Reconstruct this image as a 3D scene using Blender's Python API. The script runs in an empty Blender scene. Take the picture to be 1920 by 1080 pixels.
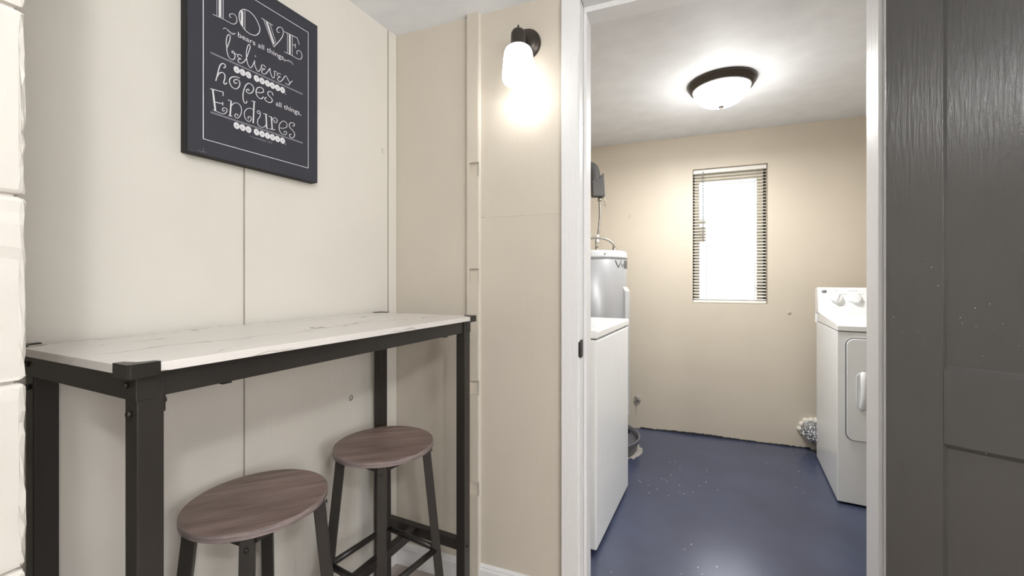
import bpy, bmesh, math, random
from mathutils import Vector, Matrix
R = math.radians
S = bpy.context.scene
C = S.collection
random.seed(7)

# ------------------------------------------------------------------ camera
cam = bpy.data.objects.new('camera', bpy.data.cameras.new('camera'))
C.objects.link(cam)
cam.location = (0, 0, 1.15)
cam.rotation_euler = (R(90), 0, 0)
cam.data.sensor_width = 36
cam.data.lens = 780 * 36 / 1920
cam.data.shift_y = -12 / 1920
cam.data.clip_start = 0.02
S.camera = cam

# ------------------------------------------------------------------ view
S.view_settings.view_transform = 'Standard'
S.view_settings.look = 'None'
S.view_settings.gamma = 1
S.view_settings.use_curve_mapping = False
S.view_settings.exposure = 0.07

# ------------------------------------------------------------------ sky
world = bpy.data.worlds.new('world')
S.world = world
world.use_nodes = True
# overcast sky: dimmer at the horizon, much brighter higher up
wn = world.node_tree; bg = wn.nodes['Background']
bg.inputs[0].default_value = (0.93, 0.97, 1, 1)
geo = wn.nodes.new('ShaderNodeTexCoord'); sp_ = wn.nodes.new('ShaderNodeSeparateXYZ'); mr = wn.nodes.new('ShaderNodeMapRange')
wn.links.new(geo.outputs['Generated'], sp_.inputs[0]); wn.links.new(sp_.outputs['Z'], mr.inputs['Value'])
mr.inputs['From Min'].default_value = 0.28; mr.inputs['From Max'].default_value = 0.55
mr.inputs['To Min'].default_value = 1.15; mr.inputs['To Max'].default_value = 16.0
wn.links.new(mr.outputs[0], bg.inputs[1])

# ------------------------------------------------------------------ plan of the rooms
CEIL, CEIL2 = 2.161, 2.243
C0 = Vector((-0.479, 1.714, 0))            # corner of left wall and lamp wall
aL, aB = R(64), R(-21.2)                   # heading of the left wall, of the lamp wall and back wall
UA = Vector((math.cos(aL), math.sin(aL), 0)); NA = Vector((UA.y, -UA.x, 0))
UB = Vector((math.cos(aB), math.sin(aB), 0)); NB = Vector((-UB.y, UB.x, 0))
B0 = Vector((1.0036, 3.2618, 0))           # a point of the laundry back wall
def FR(o, a): return Matrix.Translation(o) @ Matrix.Rotation(a, 4, 'Z')
LW = FR(C0, aL)     # x along the left wall away from camera, +y into the wall
MW = FR(C0, aB)     # x along the lamp wall to the right, +y into the laundry
BW = FR(B0, aB)     # x along the back wall, +y into it

# ------------------------------------------------------------------ light of the rooms
def lamp(name, kind, loc, power, size, color=(1, 1, 1), rot=None, size_y=None):
    l = bpy.data.lights.new(name, kind); l.energy = power; l.color = color
    if kind == 'AREA':
        l.size = size
        if size_y: l.shape = 'RECTANGLE'; l.size_y = size_y
    else:
        l.shadow_soft_size = size
    o = bpy.data.objects.new(name, l); C.objects.link(o); o.location = loc
    if rot: o.rotation_euler = rot
    return o
ROOM_LAMP = Vector((-0.03, -0.22, 2.02))
HALL_FILL = C0 + NA * 2.2 - UA * 1.9 + Vector((0, 0, 2.02))
lamp('room_ceiling_lamp_light', 'POINT', ROOM_LAMP, 10, 0.07, (1, 0.992, 0.982))
lamp('hall_fill_light', 'POINT', HALL_FILL, 46, 0.07, (1, 0.992, 0.982))  # unseen lamp, added as main light from the right rear
FILL_WIN = C0 + NA * 3.12 - UA * 1.95 + Vector((0, 0, 1.45))
wl = lamp('added_window_fill_light', 'AREA', FILL_WIN, 25, 0.6, (0.98, 0.985, 1), size_y=0.8)  # fill light set just inside the added window
wl.rotation_euler = (-NA).to_track_quat('-Z', 'Y').to_euler()

# ------------------------------------------------------------------ materials
def lin(c):
    return tuple(((v / 255) / 12.92 if v / 255 <= 0.04045 else ((v / 255 + 0.055) / 1.055) ** 2.4) for v in c)
class NT:
    def __init__(s, name):
        s.m = bpy.data.materials.new(name); s.m.use_nodes = True
        s.t = s.m.node_tree; s.b = s.t.nodes['Principled BSDF']
        s.co = s.n('ShaderNodeTexCoord')
    def n(s, kind, **kw):
        n = s.t.nodes.new(kind)
        for k, v in kw.items():
            if k[0] == '_': n.inputs[k[1:].replace('_', ' ')].default_value = v
            else: setattr(n, k, v)
        return n
    def l(s, a, b): s.t.links.new(a, b)
    def mapping(s, scale=(1, 1, 1), rot=(0, 0, 0), loc=(0, 0, 0), src='Object'):
        m = s.n('ShaderNodeMapping'); m.inputs['Scale'].default_value = scale; m.inputs['Rotation'].default_value = rot
        m.inputs['Location'].default_value = loc
        s.l(s.co.outputs[src], m.inputs['Vector']); return m.outputs[0]
    def noise(s, vec, scale, detail=3, rough=0.55, dist=0):
        n = s.n('ShaderNodeTexNoise', _Scale=scale, _Detail=detail, _Roughness=rough, _Distortion=dist)
        s.l(vec, n.inputs['Vector']); return n.outputs['Fac']
    def ramp(s, fac, stops):
        r = s.n('ShaderNodeValToRGB'); e = r.color_ramp.elements
        while len(e) < len(stops): e.new(0.5)
        for k, (p, c) in enumerate(stops):
            e[k].position = p; e[k].color = (*c, 1) if len(c) == 3 else c
        s.l(fac, r.inputs[0]); return r.outputs[0]
    def mix(s, fac, a, b, mode='MIX'):
        m = s.n('ShaderNodeMix', data_type='RGBA', blend_type=mode)
        for sock, v in ((m.inputs[0], fac), (m.inputs[6], a), (m.inputs[7], b)):
            if hasattr(v, 'is_linked') or hasattr(v, 'links'): s.l(v, sock)
            elif isinstance(v, (int, float)): sock.default_value = v
            else: sock.default_value = (*v, 1)
        return m.outputs[2]
    def bump(s, h, strength=0.2, dist=0.01, prev=None):
        b = s.n('ShaderNodeBump'); b.inputs['Strength'].default_value = strength; b.inputs['Distance'].default_value = dist
        s.l(h, b.inputs['Height'])
        if prev is not None: s.l(prev, b.inputs['Normal'])
        s.l(b.outputs[0], s.b.inputs['Normal']); return b.outputs[0]
    def col(s, v):
        if hasattr(v, 'links'): s.l(v, s.b.inputs['Base Color'])
        else: s.b.inputs['Base Color'].default_value = (*v, 1)
    def rough(s, v):
        if hasattr(v, 'links'): s.l(v, s.b.inputs['Roughness'])
        else: s.b.inputs['Roughness'].default_value = v
def plain(name, c, rough=0.5, metal=0, bump=0, bscale=60, var=0.04, coat=0):
    t = NT(name); v = t.mapping(); c = lin(c)
    n = t.noise(v, 9, 3)
    t.col(t.ramp(n, [(0.3, tuple(x * (1 - var) for x in c)), (0.7, tuple(min(1, x * (1 + var)) for x in c))]))
    t.rough(rough); t.b.inputs['Metallic'].default_value = metal
    if coat: t.b.inputs['Coat Weight'].default_value = coat; t.b.inputs['Coat Roughness'].default_value = 0.1
    if bump: t.bump(t.noise(v, bscale, 4), bump, 0.003)
    return t.m
def painted_wall(name, c, bump=0.35, rough=0.42):
    t = NT(name); v = t.mapping(); c = lin(c)
    n = t.noise(v, 1.6, 4)
    t.col(t.ramp(n, [(0.3, tuple(x * 0.955 for x in c)), (0.7, tuple(min(1, x * 1.03) for x in c))]))
    t.rough(rough)
    b1 = t.bump(t.noise(v, 260, 3), 0.10, 0.002)
    # brushed vertical strokes and long dents
    b2 = t.bump(t.noise(t.mapping((14, 14, 2.2)), 2.0, 5), bump * 0.6, 0.006, b1)
    # rare filled nail holes: small raised rings
    vo = t.n('ShaderNodeTexVoronoi', _Scale=7.0); t.l(v, vo.inputs['Vector'])
    spot = t.ramp(vo.outputs['Distance'], [(0.0, (0.3, 0.3, 0.3)), (0.025, (0.0, 0.0, 0.0)), (0.05, (1, 1, 1)), (0.085, (0, 0, 0))])
    msk = t.ramp(t.noise(t.mapping(loc=(3.1, 1.7, 0.4)), 2.3, 1), [(0.52, (0, 0, 0)), (0.60, (1, 1, 1))])
    t.bump(t.mix(1.0, spot, msk, 'MULTIPLY'), 0.9, 0.007, b2)
    return t.m
M = {}
M['beige'] = painted_wall('beige_wall_paint', (207, 199, 185))
M['beige_light'] = painted_wall('cream_wall_paint', (226, 222, 213))
M['laundry_wall'] = painted_wall('tan_wall_paint', (210, 200, 183), 0.25, 0.5)
M['block_paint'] = painted_wall('painted_block', (212, 208, 200), 0.4, 0.45)
M['ceiling'] = plain('ceiling_paint', (243, 247, 253), 0.7, bump=0.15, bscale=120)
M['ceiling_laundry'] = plain('laundry_ceiling_paint', (226, 227, 228), 0.6, bump=0.1, bscale=5)
M['seam_and_shade'] = plain('seam_shadow_caulk', (150, 140, 122), 0.7)  # for the wall joints and the painted shadow beside the batten
def white_wood():
    t = NT('white_painted_wood'); c = lin((233, 233, 233))
    t.col(c); t.rough(0.32)
    g = t.noise(t.mapping((45, 45, 3.0)), 4.0, 5, 0.6, 0.6)
    b = t.bump(g, 0.45, 0.004)
    t.bump(t.noise(t.mapping(), 150, 2), 0.12, 0.002, b)
    return t.m
M['white_wood'] = white_wood()
M['white_trim'] = plain('white_trim_paint', (236, 236, 236), 0.3, bump=0.1)
def door_paint():
    t = NT('charcoal_door_paint'); t.col(t.ramp(t.noise(t.mapping(), 3, 3), [(0.3, lin((68, 67, 65))), (0.7, lin((73, 72, 70)))]))
    t.rough(0.24)
    g = t.noise(t.mapping((60, 60, 4)), 2.6, 4, 0.6, 0.5)
    b = t.bump(g, 0.35, 0.003)
    t.bump(t.noise(t.mapping(), 240, 2), 0.08, 0.002, b)
    # chips of the paint: tiny pale flecks
    return t.m
M['door'] = door_paint()
def laundry_floor():
    t = NT('blue_grey_floor_paint'); v = t.mapping()
    n = t.noise(v, 2.5, 4)
    base = t.ramp(n, [(0.3, lin((60, 66, 88))), (0.7, lin((68, 75, 99)))])
    vo = t.n('ShaderNodeTexVoronoi', _Scale=26.0); t.l(v, vo.inputs['Vector'])
    fleck = t.ramp(vo.outputs['Distance'], [(0.0, (1, 1, 1)), (0.055, (1, 1, 1)), (0.09, (0, 0, 0))])
    msk = t.ramp(t.noise(t.mapping(loc=(5, 2.2, 0)), 1.9, 1), [(0.56, (0, 0, 0)), (0.60, (1, 1, 1))])
    t.col(t.mix(t.mix(1.0, fleck, msk, 'MULTIPLY'), base, lin((190, 194, 205))))
    t.rough(0.26); t.b.inputs['Specular IOR Level'].default_value = 0.6
    b = t.bump(t.noise(v, 22, 4, 0.6), 0.12, 0.003)
    t.bump(t.noise(v, 160, 3), 0.10, 0.002, b)
    return t.m
M['floor_laundry'] = laundry_floor()
def plank_floor():
    t = NT('grey_oak_planks'); v = t.mapping()
    br = t.n('ShaderNodeTexBrick', _Scale=1.0); t.l(v, br.inputs['Vector'])
    br.offset = 0.37; br.inputs['Brick Width'].default_value = 1.1; br.inputs['Row Height'].default_value = 0.16
    br.inputs['Mortar Size'].default_value = 0.0016; br.inputs['Mortar Smooth'].default_value = 0.1
    br.inputs['Color1'].default_value = (*lin((176, 162, 155)), 1); br.inputs['Color2'].default_value = (*lin((190, 178, 170)), 1)
    br.inputs['Mortar'].default_value = (*lin((72, 62, 58)), 1)
    g = t.noise(t.mapping((2, 30, 2)), 2.2, 5, 0.6, 0.8)
    t.col(t.mix(0.35, br.outputs['Color'], t.ramp(g, [(0.3, (0.42, 0.38, 0.36)), (0.7, (1, 1, 1))]), 'MULTIPLY'))
    t.rough(0.45); return t.m
M['planks'] = plank_floor()
def seat_wood():
    t = NT('brown_wood_seat')
    g = t.noise(t.mapping((2.2, 26, 4), rot=(0, 0, R(44))), 2.4, 5, 0.55, 0.4)
    big = t.noise(t.mapping((1.6, 9, 1), rot=(0, 0, R(44)), loc=(0.3, 0.4, 0)), 2.2, 2)
    base = t.ramp(g, [(0.25, lin((118, 99, 94))), (0.5, lin((147, 126, 119))), (0.75, lin((170, 149, 141)))])
    t.col(t.mix(0.5, base, t.ramp(big, [(0.35, lin((150, 140, 142))), (0.65, (1, 1, 1))]), 'MULTIPLY'))
    t.rough(0.42); t.bump(g, 0.08, 0.002)
    return t.m
M['seat'] = seat_wood()
def seat_edge():
    t = NT('brown_wood_seat_edge'); g = t.noise(t.mapping((8, 8, 160)), 1.6, 4, 0.6, 0.8)
    t.col(t.ramp(g, [(0.35, lin((96, 84, 82))), (0.6, lin((150, 137, 134)))])); t.rough(0.55); t.bump(g, 0.3, 0.002); return t.m
M['seat_edge'] = seat_edge()
def marble():
    t = NT('white_marble_laminate')
    sep = t.n('ShaderNodeSeparateXYZ'); t.l(t.mapping(), sep.inputs[0])
    n1 = t.noise(t.mapping((1, 1, 1)), 3.2, 4, 0.5); n2 = t.noise(t.mapping(loc=(4, 2, 1)), 9.0, 3, 0.6)
    def mth(op, a, b):
        m = t.n('ShaderNodeMath', operation=op)
        for k, v in ((0, a), (1, b)):
            if hasattr(v, 'links'): t.l(v, m.inputs[k])
            else: m.inputs[k].default_value = v
        return m.outputs[0]
    def veins(kx, per, amp, wid, off):
        v = mth('ADD', mth('MULTIPLY', sep.outputs['X'], kx), mth('ADD', sep.outputs['Y'], mth('MULTIPLY', sep.outputs['Z'], 3.0)))
        v = mth('ADD', mth('ADD', v, mth('MULTIPLY', n1, amp)), mth('ADD', mth('MULTIPLY', n2, 0.02), off))
        f = mth('ABSOLUTE', mth('SUBTRACT', mth('FRACT', mth('DIVIDE', v, per), 0), 0.5), 0)
        return t.ramp(f, [(0.0, (1, 1, 1)), (wid * 0.4, (0.55,) * 3), (wid, (0, 0, 0))])
    m1 = t.ramp(t.noise(t.mapping(loc=(1, 7, 0)), 4.5, 2), [(0.34, (0.15,) * 3), (0.52, (1, 1, 1))])
    m2 = t.ramp(t.noise(t.mapping(loc=(6, 3, 0)), 5.5, 2), [(0.45, (0, 0, 0)), (0.62, (0.8,) * 3)])
    c = t.mix(t.mix(1.0, veins(0.10, 0.23, 0.42, 0.022, 0.05), m1, 'MULTIPLY'), lin((226, 222, 217)), lin((120, 108, 96)))
    c = t.mix(t.mix(1.0, veins(-0.30, 0.27, 0.30, 0.010, 0.11), m2, 'MULTIPLY'), c, lin((140, 128, 114)))
    t.col(c); t.rough(0.25); return t.m
M['marble'] = marble()
M['black_metal'] = plain('black_powder_coated_steel', (41, 38, 35), 0.38, bump=0.05, bscale=300)
M['black_plastic'] = plain('black_plastic', (36, 34, 31), 0.35)
M['canvas_front'] = plain('charcoal_canvas_print', (52, 53, 62), 0.75, bump=0.25, bscale=500, var=0.05)
M['canvas_side'] = plain('black_canvas_side', (12, 12, 14), 0.7)
M['chalk'] = plain('chalk_white_print', (226, 226, 229), 0.8, var=0.06)
M['chalk_grey'] = plain('chalk_grey_print', (158, 158, 166), 0.8, var=0.08)
M['ink'] = plain('dark_letter_print', (80, 80, 92), 0.8)
M['bronze'] = plain('oil_rubbed_bronze', (70, 64, 58), 0.35, metal=0.6)
M['screw'] = plain('bright_screw', (220, 220, 220), 0.25, metal=0.8)
M['appliance'] = plain('white_enamel', (241, 242, 242), 0.22, var=0.01, coat=0.3)
M['appliance_side'] = plain('white_painted_steel', (238, 240, 240), 0.25, var=0.015)
M['gap'] = plain('dark_gap', (52, 54, 58), 0.7)
M['print_grey'] = plain('grey_print', (150, 152, 156), 0.6)
M['heater'] = plain('grey_heater_steel', (176, 177, 179), 0.3, metal=0.3, var=0.02)
M['heater_top'] = plain('heater_cap', (190, 191, 192), 0.35)
M['label_dark'] = plain('dark_label', (88, 88, 92), 0.5)
M['pan'] = plain('grey_plastic_pan', (112, 110, 114), 0.4)
M['dark'] = plain('dark_rubber', (34, 33, 33), 0.6)
M['insulation'] = plain('dark_grey_foam', (84, 83, 82), 0.8)
M['brass'] = plain('aged_metal_fitting', (150, 144, 132), 0.4, metal=0.7)
M['foam'] = plain('expanding_foam', (222, 217, 205), 0.8, bump=0.5, bscale=40)
M['concrete'] = plain('bare_concrete', (160, 155, 150), 0.9, bump=0.6, bscale=60, var=0.15)
M['crack'] = plain('dark_crack', (52, 52, 56), 0.95, bump=0.6, bscale=60)
M['blind'] = plain('white_blind', (236, 234, 228), 0.4)
def slat_plastic():
    t = NT('thin_white_slat_plastic'); c = lin((240, 238, 232)); t.col(c); t.rough(0.4)
    tl = t.n('ShaderNodeBsdfTranslucent'); tl.inputs[0].default_value = (*c, 1)
    mx = t.n('ShaderNodeMixShader'); mx.inputs[0].default_value = 0.15
    out = [n for n in t.t.nodes if n.type == 'OUTPUT_MATERIAL'][0]
    t.l(t.b.outputs[0], mx.inputs[1]); t.l(tl.outputs[0], mx.inputs[2]); t.l(mx.outputs[0], out.inputs[0])
    return t.m
M['slat'] = slat_plastic()
M['brown_frame'] = plain('dark_bronze_window_frame', (70, 60, 50), 0.5)
M['cream_frame'] = plain('cream_window_sash', (222, 214, 196), 0.5)
def braided():
    t = NT('braided_hose'); v = t.mapping()
    w = t.n('ShaderNodeTexVoronoi', _Scale=260.0); t.l(v, w.inputs['Vector'])
    t.col(t.ramp(w.outputs['Distance'], [(0.1, lin((200, 198, 192))), (0.7, lin((120, 116, 108)))]))
    t.b.inputs['Metallic'].default_value = 0.6; t.rough(0.4); t.bump(w.outputs['Distance'], 0.5, 0.002); return t.m
M['braid'] = braided()
def foil():
    t = NT('crinkled_foil'); v = t.mapping()
    w = t.n('ShaderNodeTexVoronoi', _Scale=70.0); t.l(v, w.inputs['Vector'])
    t.col(lin((215, 217, 220))); t.b.inputs['Metallic'].default_value = 0.9; t.rough(0.28)
    t.bump(w.outputs['Distance'], 1.0, 0.02); return t.m
M['foil'] = foil()
def glow(name, c, s):
    t = NT(name); t.col((0.9, 0.9, 0.9)); t.b.inputs['Emission Color'].default_value = (*c, 1)
    t.b.inputs['Emission Strength'].default_value = s; return t.m
M['sconce_glass'] = glow('lit_frosted_glass', (1, 0.99, 0.975), 2.6)
M['dome_glass'] = glow('lit_dome_glass', (1, 0.99, 0.98), 4.0)
def glass():
    t = NT('window_glass'); nt = t.t
    nt.nodes.remove(t.b)
    out = [n for n in nt.nodes if n.type == 'OUTPUT_MATERIAL'][0]
    tr = t.n('ShaderNodeBsdfTransparent'); gl = t.n('ShaderNodeBsdfGlossy'); gl.inputs['Roughness'].default_value = 0.02
    fr = t.n('ShaderNodeFresnel'); mx = t.n('ShaderNodeMixShader')
    t.l(fr.outputs[0], mx.inputs[0]); t.l(tr.outputs[0], mx.inputs[1]); t.l(gl.outputs[0], mx.inputs[2]); t.l(mx.outputs[0], out.inputs[0])
    return t.m
M['glass'] = glass()

# ------------------------------------------------------------------ mesh helpers
def bx(bm, x0, x1, y0, y1, z0, z1, mi=0):
    v = [bm.verts.new(p) for p in ((x0,y0,z0),(x1,y0,z0),(x1,y1,z0),(x0,y1,z0),(x0,y0,z1),(x1,y0,z1),(x1,y1,z1),(x0,y1,z1))]
    for f in ((0,3,2,1),(4,5,6,7),(0,1,5,4),(1,2,6,5),(2,3,7,6),(3,0,4,7)):
        bm.faces.new([v[i] for i in f]).material_index = mi
    return v
def box(*a):
    bm = bmesh.new(); bx(bm, *a); return bm
def prism(bm, pts, z0, z1, axis='Z', mi=0):
    """extrude a 2D outline; axis names the extrusion axis"""
    def P(a, b, c): return {'Z': (a, b, c), 'Y': (a, c, b), 'X': (c, a, b)}[axis]
    lo = [bm.verts.new(P(x, y, z0)) for x, y in pts]; hi = [bm.verts.new(P(x, y, z1)) for x, y in pts]
    n = len(pts); fs = [bm.faces.new(lo), bm.faces.new(hi)]
    for i in range(n): fs.append(bm.faces.new([lo[i], lo[(i+1) % n], hi[(i+1) % n], hi[i]]))
    for f in fs: f.material_index = mi
    bmesh.ops.recalc_face_normals(bm, faces=bm.faces[:])
def lathe(bm, prof, n=40, mi=0, c=(0, 0, 0), axis='Z', close=True):
    rings = []
    for r, z in prof:
        ring = []
        for k in range(n):
            a = 2 * math.pi * k / n; p = (r * math.cos(a), r * math.sin(a), z)
            if axis == 'Y': p = (p[0], p[2], p[1])
            if axis == 'X': p = (p[2], p[0], p[1])
            ring.append(bm.verts.new((p[0]+c[0], p[1]+c[1], p[2]+c[2])))
        rings.append(ring)
    for a, b in zip(rings, rings[1:]):
        for k in range(n):
            f = bm.faces.new([a[k], a[(k+1) % n], b[(k+1) % n], b[k]]); f.material_index = mi; f.smooth = True
    if close:
        for ring in (rings[0], rings[-1]): bm.faces.new(ring).material_index = mi
    bmesh.ops.recalc_face_normals(bm, faces=bm.faces[:])
def sweep(bm, pts, r, n=12, mi=0, smooth=True, twist=0, caps=True):
    pts = [Vector(p) for p in pts]; rr = r if isinstance(r, (list, tuple)) else [r] * len(pts)
    t = (pts[1] - pts[0]).normalized(); up = Vector((0, 0, 1)) if abs(t.z) < 0.9 else Vector((1, 0, 0))
    u = t.cross(up).normalized(); rings = []
    for i, p in enumerate(pts):
        t = (pts[min(i+1, len(pts)-1)] - pts[max(i-1, 0)]).normalized()
        u = (u - t * u.dot(t)).normalized(); w = t.cross(u)
        rings.append([bm.verts.new(p + (u * math.cos(twist + 2*math.pi*k/n) + w * math.sin(twist + 2*math.pi*k/n)) * rr[i]) for k in range(n)])
    for a, b in zip(rings, rings[1:]):
        for k in range(n):
            f = bm.faces.new([a[k], a[(k+1) % n], b[(k+1) % n], b[k]]); f.smooth = smooth; f.material_index = mi
    if caps:
        for ring in (rings[0], rings[-1]): bm.faces.new(ring).material_index = mi
    bmesh.ops.recalc_face_normals(bm, faces=bm.faces[:])
def beam(bm, p, q, s, face=0.0, mi=0):
    """square tube between two points"""
    sweep(bm, [p, q], s * 0.7071, 4, mi, False, R(45) + face)
def crv(pts, sub=4, closed=False):
    P = [Vector((*p, 0)) if len(p) == 2 else Vector(p) for p in pts]
    if len(P) < 3: return P
    out = []
    for i in range(len(P) - 1):
        a = P[i-1] if i else P[0] * 2 - P[1]; b, c = P[i], P[i+1]
        d = P[i+2] if i + 2 < len(P) else P[-1] * 2 - P[-2]
        for k in range(sub):
            t = k / sub
            out.append(0.5 * ((2*b) + (c-a)*t + (2*a-5*b+4*c-d)*t*t + (3*b-a-3*c+d)*t**3))
    out.append(P[-1]); return out
def put(name, bm, mats, parent=None, mat=None, bevel=0, kind=None, smooth=False, label=None, seg=2):
    me = bpy.data.meshes.new(name); bm.to_mesh(me); bm.free()
    for m in (mats if isinstance(mats, (list, tuple)) else [mats]): me.materials.append(M[m])
    if smooth:
        for p in me.polygons: p.use_smooth = True
    o = bpy.data.objects.new(name, me); C.objects.link(o)
    if mat is not None: o.matrix_world = mat
    if parent is not None: o.parent = parent
    if bevel:
        b = o.modifiers.new('bevel', 'BEVEL'); b.width = bevel; b.segments = seg; b.limit_method = 'ANGLE'; b.angle_limit = R(40)
        b.harden_normals = True
    if kind: o['kind'] = kind
    if label: o['label'] = label
    return o
def tag(o, label, cat, group=None, kind=None):
    o['label'] = label; o['category'] = cat
    if group: o['group'] = group
    if kind: o['kind'] = kind
    return o
def thing(name, label, cat, mat, group=None, kind=None):
    o = bpy.data.objects.new(name, None); C.objects.link(o); o.empty_display_size = 0.1
    o.matrix_world = mat
    return tag(o, label, cat, group, kind)
def struct(name, bm, mats, mat=None, bevel=0, label=None, parent=None):
    o = put(name, bm, mats, mat=mat, bevel=bevel, kind='structure' if parent is None else None, parent=parent)
    if label: o['label'] = label
    return o
def arc(cx, cy, r, a0, a1, n=6):
    return [(cx + r*math.cos(R(a0+(a1-a0)*k/n)), cy + r*math.sin(R(a0+(a1-a0)*k/n))) for k in range(n+1)]
def rrect(x0, x1, y0, y1, r, n=6):
    return arc(x1-r, y0+r, r, -90, 0, n) + arc(x1-r, y1-r, r, 0, 90, n) + arc(x0+r, y1-r, r, 90, 180, n) + arc(x0+r, y0+r, r, 180, 270, n)

def wall_with_hole(bm, x0, x1, y0, y1, z0, z1, hx0, hx1, hz0, hz1):
    """one closed wall slab in x and z with a rectangular opening"""
    V = {}
    for y in (y0, y1):
        for n_, q in (('o', ((x0, z0), (x1, z0), (x1, z1), (x0, z1))), ('h', ((hx0, hz0), (hx1, hz0), (hx1, hz1), (hx0, hz1)))):
            V[n_, y] = [bm.verts.new((x, y, z)) for x, z in q]
    for k in range(4):
        l = (k + 1) % 4
        for y in (y0, y1): bm.faces.new([V['o', y][k], V['o', y][l], V['h', y][l], V['h', y][k]])
        for n_ in 'oh': bm.faces.new([V[n_, y0][k], V[n_, y0][l], V[n_, y1][l], V[n_, y1][k]])
    bmesh.ops.recalc_face_normals(bm, faces=bm.faces[:])

# ================================================================== the setting
TH = 0.13                                   # thickness of the lamp wall
D2 = 1.979                                  # lamp wall to back wall
TL, TR = 0.767, 1.621                       # doorway, left and right, along the lamp wall
HEAD = 2.131
# floors
bm = bmesh.new(); bx(bm, -1.0, 3.6, -5.0, 0.06, -0.06, 0.0)
struct('floor', bm, 'planks', MW, label='grey-brown wood plank floor of the front room')
bm = bmesh.new(); bx(bm, -0.3, 2.9, 0.06, D2 + 0.1, -0.06, 0.0)
struct('floor', bm, 'floor_laundry', MW, label='glossy blue-grey painted floor of the laundry room')
# ceilings
bm = bmesh.new(); bx(bm, -1.0, 3.6, -5.0, TH, CEIL, CEIL + 0.05)
struct('ceiling', bm, 'ceiling', MW, label='white ceiling of the front room')
bm = bmesh.new(); bx(bm, -1.0, 2.9, TH, D2 + 0.1, CEIL2, CEIL2 + 0.05)
struct('ceiling', bm, 'ceiling_laundry', MW, label='white ceiling of the laundry room')
# left wall: panelled boards with an open seam
bm = bmesh.new()
bx(bm, -1.25, -0.6165, 0.0, 0.03, 0, CEIL); bx(bm, -0.6115, 0.0, 0.0, 0.03, 0, CEIL)
bx(bm, -1.25, 0.1, 0.03, 0.1, 0, CEIL)
struct('wall_left', bm, 'beige_light', LW)
bm = box(-0.6165, -0.6115, 0.006, 0.03, 0, CEIL)
struct('trim_1', bm, 'seam_and_shade', LW, label='narrow vertical joint between two wall panels')
bm = box(-0.045, -0.001, -0.006, 0.0, 0, CEIL)
struct('trim_2', bm, 'beige_light', LW, 0.002, label='narrow cream corner strip on the left wall')
bm = box(-0.0475, -0.045, -0.0012, 0.0, 0.99, CEIL - 0.002)
struct('trim_14', bm, 'seam_and_shade', LW, label='thin dark joint beside the corner strip')
bm = box(0.3345, 0.3385, -0.0012, 0.0, 0.09, CEIL - 0.002)  # shadow of the batten, drawn as a dark strip
struct('batten_shade_strip', bm, 'seam_and_shade', MW, label='thin strip coloured as the shadow along the left of the batten')
bm = box(-0.136, -0.046, -0.010, 0.0, 0.09, 0.985)
struct('trim_3', bm, 'beige_light', LW, 0.002, label='cream corner board below table height')
# painted block pier on the near left
bm = bmesh.new()
zs = [-0.173 + 0.2023 * k for k in range(13)]
for a, b in zip(zs, zs[1:]):
    lo, hi = max(0, a + 0.0012), min(CEIL, b - 0.0012)
    if hi > lo: bx(bm, -0.40, 0.0, 0.0, 0.56, lo, hi)
bmesh.ops.bevel(bm, geom=bm.edges[:], offset=0.005, segments=2, affect='EDGES', profile=0.5)
bx(bm, -0.40, -0.007, 0.006, 0.56, 0, CEIL)
pier = struct('wall_near_left', bm, 'block_paint', FR(Vector((-0.531, 0.455, 0)), aL), label='end of the thick white-painted block wall')
bmx = bmesh.new(); bmx.from_mesh(pier.data)
bmesh.ops.subdivide_edges(bmx, edges=[e for e in bmx.edges if e.calc_length() > 0.05 and abs(e.verts[0].co.x) < 0.02 and abs(e.verts[1].co.x) < 0.02 and min(e.verts[0].co.y, e.verts[1].co.y) < 0.02 and max(e.verts[0].co.y, e.verts[1].co.y) < 0.03], cuts=14)
for v in bmx.verts:
    if v.co.x > -0.02 and v.co.y < 0.03:
        v.co.x += random.uniform(-0.0012, 0.0012); v.co.y += random.uniform(-0.0014, 0.0014)
bmx.to_mesh(pier.data); bmx.free()
PIERO = Vector((-0.531, 0.455, 0))
# rest of the front room, behind and beside the camera
bm = box(-3.2, -0.40, 0.0, 0.1, 0, CEIL)
struct('wall_left', bm, 'beige_light', FR(PIERO, aL), label='left wall beside the camera')
bm = bmesh.new()
wz0, wz1, wy0, wy1 = 0.85, 2.0, -2.55, -1.35
o = C0 + NA * 3.2
bx(bm, -4.6, wy0, -0.1, 0, 0, CEIL); bx(bm, wy1, 0.6, -0.1, 0, 0, CEIL); bx(bm, wy0, wy1, -0.1, 0, 0, wz0); bx(bm, wy0, wy1, -0.1, 0, wz1, CEIL)
struct('wall_right', bm, 'beige', FR(o, aL))
bm = box(-0.4, 3.4, -0.1, 0.0, 0, CEIL)
struct('wall_rear', bm, 'beige', FR(C0 - UA * 4.3 , R(-26)))
w2 = thing('added_window', 'unseen window added for fill light in the right wall of the front room', 'window', FR(o, aL), kind='structure')  # out of view, added to bring light in from the right
bm = bmesh.new()
for a in ((wy0, wy0+.05, wz0, wz1), (wy1-.05, wy1, wz0, wz1), (wy0+.05, wy1-.05, wz0, wz0+.05), (wy0+.05, wy1-.05, wz1-.05, wz1), (wy0+.05, wy1-.05, 1.40, 1.44)):
    bx(bm, a[0], a[1], -0.09, -0.05, a[2], a[3])
put('window_frame', bm, 'white_trim', w2)
put('pane', box(wy0+.05, wy1-.05, -0.072, -0.068, wz0+.05, wz1-.05), 'glass', w2)
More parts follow.
